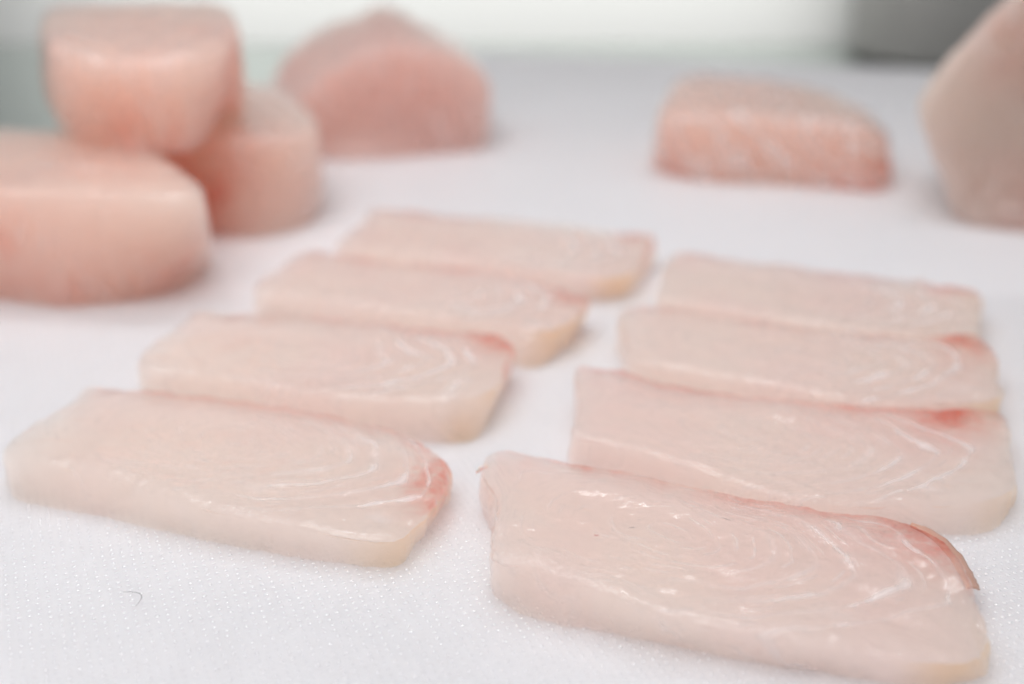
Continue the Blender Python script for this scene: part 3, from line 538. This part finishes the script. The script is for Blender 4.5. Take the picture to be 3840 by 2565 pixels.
# pigment of a slice: white connective lines, red muscle at the edges, pinker and paler areas
def slice_paint(cfg):
    def f(I):
        u, v, z, P, sd = I['u'], I['v'], I['zone'], I['P'], I['seed']
        L, W = I['Lmm'], I['Wmm']
        n1 = fbm(P, 0.07, sd + 11, 2); n2 = fbm(P, 0.35, sd + 12, 2); n3 = fbm(P, 1.1, sd + 13, 2)
        uc, vc, a, b = cfg['c']
        uw = u + n1 * 0.022 + n2 * 0.0025; vw = v + n1 * 0.04 + n2 * 0.006
        du = (uw - uc) / a; dv = (vw - vc) / b
        # pointed to the right: the muscle leaves make a soft chevron
        d = np.sqrt(du ** 2 + dv ** 2) + 0.16 * np.abs(dv) * smooth(0, 0.3, du)
        g = np.sqrt((du / (a * L)) ** 2 + (dv / (b * W)) ** 2) / np.maximum(d, 0.05)
        sp = np.zeros(len(u))
        right = smooth(0.45, 0.82, u)
        for k, (lev, st, w) in enumerate(cfg['lines']):
            br = 0.35 + 0.65 * smooth(-0.35, 0.35, fbm(P * [1, 1, .3], 0.16, sd + 20 + k, 2))
            dist = np.abs(d - lev) / np.maximum(g, 1e-4)
            ln = np.exp(-(dist / (w * (0.8 + 0.5 * n2))) ** 2) + 0.22 * np.exp(-(dist / (w * 3.2)) ** 2)
            side = 0.04 + 0.96 * right
            low = smooth(0.25, -0.6, dv) * smooth(0.15, 0.5, u)
            sp = np.maximum(sp, ln * st * br * np.clip(np.maximum(side * smooth(1.0, 0.55, dv), 0.22 * low), 0, 1) * np.maximum(smooth(-1.05, -0.75, dv), 0.7 * smooth(0.72, 0.85, u)))
        for k in range(14):
            lev = 0.14 + 0.075 * k
            br = smooth(-0.05, 0.45, fbm(P * [1, 1, .3], 0.20, sd + 40 + k, 2))
            dist = np.abs(d - lev - 0.01 * n1) / np.maximum(g, 1e-4)
            sp = np.maximum(sp, 0.40 * br * np.exp(-(dist / 0.28) ** 2) * (0.35 + 0.65 * smooth(0.2, 0.6, u)))
        for (pu, pv, ru, rv, st) in cfg.get('white', []):
            q = ((u - pu) / ru) ** 2 + ((v - pv) / rv) ** 2
            sp = np.maximum(sp, st * np.exp(-q * 1.2) * (0.6 + 0.5 * n2))
        bl = np.zeros(len(u))
        for (pu, pv, ru, rv, st) in cfg['red']:
            q = ((u - pu) / ru) ** 2 + ((v - pv) / rv) ** 2
            bl = np.maximum(bl, st * np.exp(-q) * (0.75 + 0.5 * n2 + 0.25 * n3))
        edge = smooth(0.84, 1.02, v) * (0.35 + 0.5 * n1 + 0.3 * n2)
        bl = np.maximum(bl, edge * cfg.get('edge', 0.25))
        bl = np.clip(bl, 0, 1) * smooth(-0.1, 1.2, I['P'][:, 2] / I['P'][:, 2].max() * 2)
        pk = np.clip(0.45 + n1 * 0.40 + n2 * 0.06 + cfg.get('pink', 0) + 0.3 * (v - 0.5), 0, 1)
        tn = (z == 1) * smooth(0.86, 0.97, u) * np.clip(0.7 + 0.6 * n1, 0, 1)
        gr = np.maximum(smooth(0.70, 0.88, v), smooth(0.16, 0.04, v)) * smooth(-0.3, 0.35, n2 + n1) + 0.8 * bl + 0.35 * sp + 0.3 * smooth(0.1, 0.5, n1)
        return dict(septa=np.clip(sp, 0, 0.95), blood=bl, pink=pk, grain=np.clip(gr, 0, 1), tan=tn)
    return f

def slice_relief(cfg):
    def f(I, att):
        u, v = I['u'], I['v']
        top = I['zone'] >= 2
        h = att['septa'] * 0.05
        # soft roll behind the back edge, sag in the middle
        h = h + cfg.get('lip', 0.5) * np.exp(-((v - 0.80) / 0.13) ** 2) * smooth(0.0, 0.1, u)
        h = h + cfg.get('lip2', 0.3) * np.exp(-((v - 0.50) / 0.2) ** 2) * np.sin(u * 9 + I['seed'])
        wave = np.sin((v * 3.0 + u * 1.2) * 9 + I['seed']) * 0.05
        return np.where(top, h + wave, 0)
    return f

LN = [(0.36, 0.2, 0.55), (0.52, 0.36, 0.6), (0.69, 0.52, 0.65), (0.87, 0.7, 0.72), (1.05, 0.72, 0.72), (1.22, 0.68, 0.65)]
LN2 = [(l, min(1.0, st * 1.6), w * 1.2) for l, st, w in LN]
CFG = {
 'R1': dict(c=(0.42, 0.52, 0.41, 0.56), lines=LN, red=[(0.85, 0.96, 0.09, 0.20, 0.75), (0.05, 1.0, 0.07, 0.10, 0.35), (0.16, 0.98, 0.12, 0.06, 0.4)], white=[(0.77, 0.22, 0.05, 0.09, 0.35)], pink=0.0, edge=0.5),
 'R2': dict(c=(0.40, 0.50, 0.41, 0.56), lines=LN, red=[(0.87, 0.92, 0.07, 0.24, 0.95), (0.08, 0.98, 0.10, 0.05, 0.5), (0.96, 0.85, 0.05, 0.2, 0.15)], white=[(0.80, 0.16, 0.07, 0.09, 0.4), (0.985, 0.5, 0.012, 0.3, 0.5)], pink=0.03, edge=0.5),
 'R3': dict(c=(0.40, 0.50, 0.41, 0.56), lines=LN2, red=[(0.92, 0.90, 0.06, 0.26, 0.95), (0.05, 0.98, 0.12, 0.07, 0.35)], white=[(0.85, 0.12, 0.14, 0.10, 0.4)], pink=-0.05, edge=0.3),
 'R4': dict(c=(0.42, 0.50, 0.41, 0.56), lines=LN2, red=[(0.91, 0.97, 0.09, 0.14, 0.9), (0.06, 1.0, 0.08, 0.05, 0.6)], white=[(0.93, 0.3, 0.03, 0.25, 0.3)], pink=-0.05, edge=0.3),
 'L1': dict(c=(0.46, 0.58, 0.41, 0.56), lines=LN, red=[(0.955, 0.86, 0.06, 0.32, 0.95), (0.88, 0.98, 0.07, 0.10, 0.55), (0.24, 1.0, 0.08, 0.03, 0.4)], white=[(0.66, 0.22, 0.13, 0.07, 0.4), (0.92, 0.2, 0.03, 0.12, 0.5)], pink=-0.3, edge=0.3),
 'L2': dict(c=(0.40, 0.50, 0.41, 0.56), lines=LN2, red=[(0.93, 0.92, 0.08, 0.20, 0.85), (0.7, 0.95, 0.15, 0.08, 0.2)], white=[(0.58, 0.28, 0.10, 0.12, 0.35), (0.90, 0.15, 0.03, 0.2, 0.7)], pink=-0.12, edge=0.3),
 'L3': dict(c=(0.40, 0.50, 0.41, 0.56), lines=LN2, red=[(0.92, 0.90, 0.06, 0.22, 0.95), (0.20, 1.0, 0.05, 0.06, 0.5), (0.6, 0.97, 0.25, 0.05, 0.3)], white=[(0.93, 0.14, 0.05, 0.18, 1.0), (0.72, 0.22, 0.08, 0.1, 0.45)], pink=0.0, edge=0.35),
 'L4': dict(c=(0.42, 0.50, 0.41, 0.56), lines=LN2, red=[(0.94, 0.97, 0.09, 0.12, 0.75), (0.15, 1.0, 0.06, 0.04, 0.4)], white=[(0.86, 0.4, 0.03, 0.3, 0.5), (0.78, 0.3, 0.03, 0.3, 0.35)], pink=-0.05, edge=0.25),
}
SLICES = [
 ('R1', 900, 110, 26, 'translucent pale pink fish slice nearest the camera at bottom right, red upper right edge'),
 ('R2', 800, 90, 20, 'pale pink fish slice with red spotted right corner, second from camera in right column'),
 ('R3', 600, 60, 14, 'pale fish slice third from the camera in the right column, red upper right tip'),
 ('R4', 500, 50, 12, 'blurred pale fish slice farthest back in the right column'),
 ('L1', 900, 110, 26, 'pale beige fish slice at the front of the left column, orange-red right corner'),
 ('L2', 700, 70, 18, 'pale fish slice second from the camera in left column, peach right end face'),
 ('L3', 550, 55, 14, 'fish slice third in the left column with a bright white patch at its right end'),
 ('L4', 500, 50, 12, 'blurred pale fish slice farthest back in the left column, nearest the pink blocks'),
]
made = {}
for i, (k, n, rings, side, lab) in enumerate(SLICES):
    cfg = CFG[k]
    o, info = slab('fish_slice', k, M_slice, n, rings, side, 1.1, 3 + i * 2.7, wide=(1.0, 2.2, math.radians(-14)), jit=0.24,
             rough=0.22, paint=slice_paint(cfg), relief=slice_relief(cfg), axis=(0, 0, 1))
    tag(o, lab, 'fish slice', 'fish slices in two columns on the board')
    made[k] = o

def block_paint(cfg):
    def f(I):
        u, v, P, sd = I['u'], I['v'], I['P'], I['seed']
        n1 = fbm(P, 0.035, sd + 11, 2); n2 = fbm(P, 0.15, sd + 12, 2); n3 = fbm(P * [1, 1, .35], 0.4, sd + 13, 2)
        hz = P[:, 2] / max(P[:, 2].max(), 1)
        bl = np.zeros(len(P))
        for (x, y, z, rx, ry, rz, st) in cfg.get('red', []):
            q = ((P[:, 0] - x) / rx) ** 2 + ((P[:, 1] - y) / ry) ** 2 + ((P[:, 2] - z) / rz) ** 2
            bl = np.maximum(bl, st * np.exp(-q) * (0.8 + 0.5 * n2))
        sp = np.clip(0.05 + 0.22 * n3 * smooth(-0.1, 0.4, n1) + cfg.get('pale', 0), 0, 0.6)
        if cfg.get('grain'):
            sp = np.clip(sp + cfg['grain'] * smooth(0.2, 0.9, np.sin((P[:, 0] * 0.35 + P[:, 2] * 0.25 + P[:, 1] * .1) * 1.6 + n2 * 3.5 + n1 * 3)), 0, 0.7)
        pk = np.clip(0.5 + n1 * 0.5 + n2 * 0.1 + cfg.get('pink', 0), 0, 1)
        return dict(septa=sp, blood=np.clip(bl, 0, 1), pink=pk, grain=np.clip(0.4 + n2, 0, 1), tan=np.zeros(len(P)))
    return f

BLOCKS = [
 ('BA', dict(pink=-0.2, pale=0.10, red=[(-134, 308, 14, 8, 14, 20, 0.42), (-122, 305, 3, 14, 14, 8, 0.4), (-85, 315, 6, 12, 14, 10, 0.3)]), 3.0, (0, 0, 1), 'thick rounded pink fish block at the left edge, under the stacked block, orange streaks'),
 ('BB', dict(pink=0.0, pale=0.08, red=[(-84, 372, 42, 9, 14, 18, 0.6), (-105, 345, 36, 25, 15, 8, 0.35)]), 3.5, (0, 0, 1), 'pink fish block stacked on top of two others at upper left'),
 ('BC', dict(pink=0.0, pale=0.08, red=[(-95, 370, 14, 14, 10, 20, 0.8)]), 3.0, (0, 0, 1), 'pink fish block behind the left edge block, half hidden under the stacked block'),
 ('BD', dict(pink=0.45, red=[(-92, 500, 28, 14, 16, 9, 0.5)]), 2.5, None, 'peaked dusky pink fish block standing at the back, left of centre'),
 ('BE', dict(pink=0.25, grain=0.6, red=[(131, 423, 5, 9, 10, 9, 0.95), (120, 421, 2, 14, 8, 5, 0.6), (54, 443, 3, 10, 10, 6, 0.5), (55, 440, 14, 5, 8, 12, 0.3)]), 4.0, (0, 0, 1), 'low pink fish block lying alone at back right, orange lower right corner'),
 ('BF', dict(pink=0.15, red=[(158, 392, 52, 14, 14, 10, 0.5), (165, 378, 12, 14, 14, 12, 0.4)]), 4.0, None, 'tall greyish pink fish block cut off by the right edge of the picture'),
]
for i, (k, cfg, rad, ax, lab) in enumerate(BLOCKS):
    o, info = slab('fish_block', k, {'BF': M_shaded, 'BD': M_dull}.get(k, M_block), 260, 30, 16, rad, 41 + i * 3.3, jit=0.4, crown=0.0 if k in ('BD', 'BF') else 0.6, rough=0.22,
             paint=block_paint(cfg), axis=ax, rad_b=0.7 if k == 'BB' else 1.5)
    tag(o, lab, 'fish block', 'fish blocks at the back of the board')
    made[k] = o

# ------------------------------------------------------------------ small things
def tube(name, pts, r, mat, parent=None, k=6):
    P = [Vector(p) for p in pts]; V = []; Fc = []
    for i, p in enumerate(P):
        t = (P[min(i + 1, len(P) - 1)] - P[max(i - 1, 0)]).normalized()
        a = t.cross(Vector((0, 0, 1))).normalized(); b_ = a.cross(t)
        rr = r * (0.35 + 0.65 * math.sin(math.pi * (0.1 + 0.8 * i / (len(P) - 1))))
        for q in range(k):
            an = 2 * math.pi * q / k
            V.append(p + (a * math.cos(an) + b_ * math.sin(an)) * rr)
    for i in range(len(P) - 1):
        for q in range(k):
            Fc.append((i * k + q, i * k + (q + 1) % k, (i + 1) * k + (q + 1) % k, (i + 1) * k + q))
    Fc.append(tuple(range(k))[::-1]); Fc.append(tuple((len(P) - 1) * k + q for q in range(k)))
    return mesh_obj(name, V, Fc, mat, parent)

def bez(a, b, c, n=14):
    a, b, c = map(Vector, (a, b, c))
    return [a * (1 - t) ** 2 + b * 2 * t * (1 - t) + c * t * t for t in [i / (n - 1) for i in range(n)]]

h = tube('hair', bez((-0.0626, 0.1740, 0.0003), (-0.0580, 0.1745, 0.0004), (-0.0595, 0.1700, 0.0003)), 0.00005, M_hair)
tag(h, 'tiny curved dark hair lying on the white board at front left', 'hair')

from mathutils.bvhtree import BVHTree
def on_top(o, x, y):
    bm = bmesh.new(); bm.from_mesh(o.data); t = BVHTree.FromBMesh(bm); bm.free()
    h = t.ray_cast(Vector((x, y, 0.1)) - o.location, Vector((0, 0, -1)))
    return (h[0] + o.location).z if h[0] is not None else 0.0
def lay(o, pts, lift=0.00006):
    return [(x, y, on_top(o, x, y) + lift) for x, y in pts]
def lay_bez(o, a, b, c, n=8):
    return lay(o, [(p.x, p.y) for p in bez((*a, 0), (*b, 0), (*c, 0), n)])

R1 = made['R1']
h = tube('hair', lay_bez(R1, (0.01896, 0.17971), (0.01936, 0.18097), (0.02001, 0.18027)), 0.00004, M_hair)
tag(h, 'tiny dark curl of hair on top of the nearest right fish slice', 'hair')
h = tube('hair', lay_bez(R1, (0.03468, 0.18325), (0.03538, 0.18268), (0.03606, 0.18239)), 0.00003, M_hair)
tag(h, 'faint short hair near the middle of the nearest right fish slice, by its back edge', 'hair')
h = tube('fibre', lay_bez(R1, (0.01319, 0.17792), (0.0136, 0.17778), (0.01402, 0.17778)), 0.00005, M_redfibre)
tag(h, 'tiny red fibre on the left half of the nearest right fish slice', 'fibre')

# thin brown skin left on the back right edge of the nearest slice
fi = [(0.06696, 0.18614, 0.0052), (0.06857, 0.18414, 0.0052), (0.06976, 0.18093, 0.0052), (0.07053, 0.17595, 0.0052), (0.0706, 0.17075, 0.005), (0.07051, 0.16772, 0.0048)]
fo = [(0.06767, 0.1872, 0.005), (0.06998, 0.18625, 0.0048), (0.07206, 0.18276, 0.0046), (0.07318, 0.17767, 0.0043), (0.07314, 0.17219, 0.004), (0.07312, 0.16932, 0.0036)]
NI = 40
def pl(P, t):
    f = t * (len(P) - 1); i = min(int(f), len(P) - 2); return Vector(P[i]).lerp(Vector(P[i + 1]), f - i)
V = []; Fc = []
for i in range(NI + 1):
    a = pl(fi, i / NI); c = pl(fo, i / NI); wv = (c - a).normalized() * 0.0004 * noise.noise(Vector((i * 0.55, 0, 3.1)))
    for k in range(5):
        V.append(a.lerp(c + wv, k / 4) + Vector((0, 0, 0.0003 * math.sin(math.pi * k / 4))))
for i in range(NI):
    for k in range(4):
        q = i * 5 + k; Fc.append((q, q + 1, q + 6, q + 5))
fl = mesh_obj('skin_flap', V, Fc, M_skin)
md = fl.modifiers.new('thickness', 'SOLIDIFY'); md.thickness = 0.0003; md.offset = -1
fl.parent = R1; fl.matrix_parent_inverse = R1.matrix_basis.inverted()
fl['label'] = 'thin brown strip of skin along the back right edge'
sh = tube('shred', [(-0.00418, 0.20193, 0.0085), (-0.00497, 0.20217, 0.0082), (-0.00561, 0.20264, 0.0076), (-0.00609, 0.20294, 0.007), (-0.00633, 0.20303, 0.0066)], 0.00045, M_shred)
sh.parent = R1; sh.matrix_parent_inverse = R1.matrix_basis.inverted()
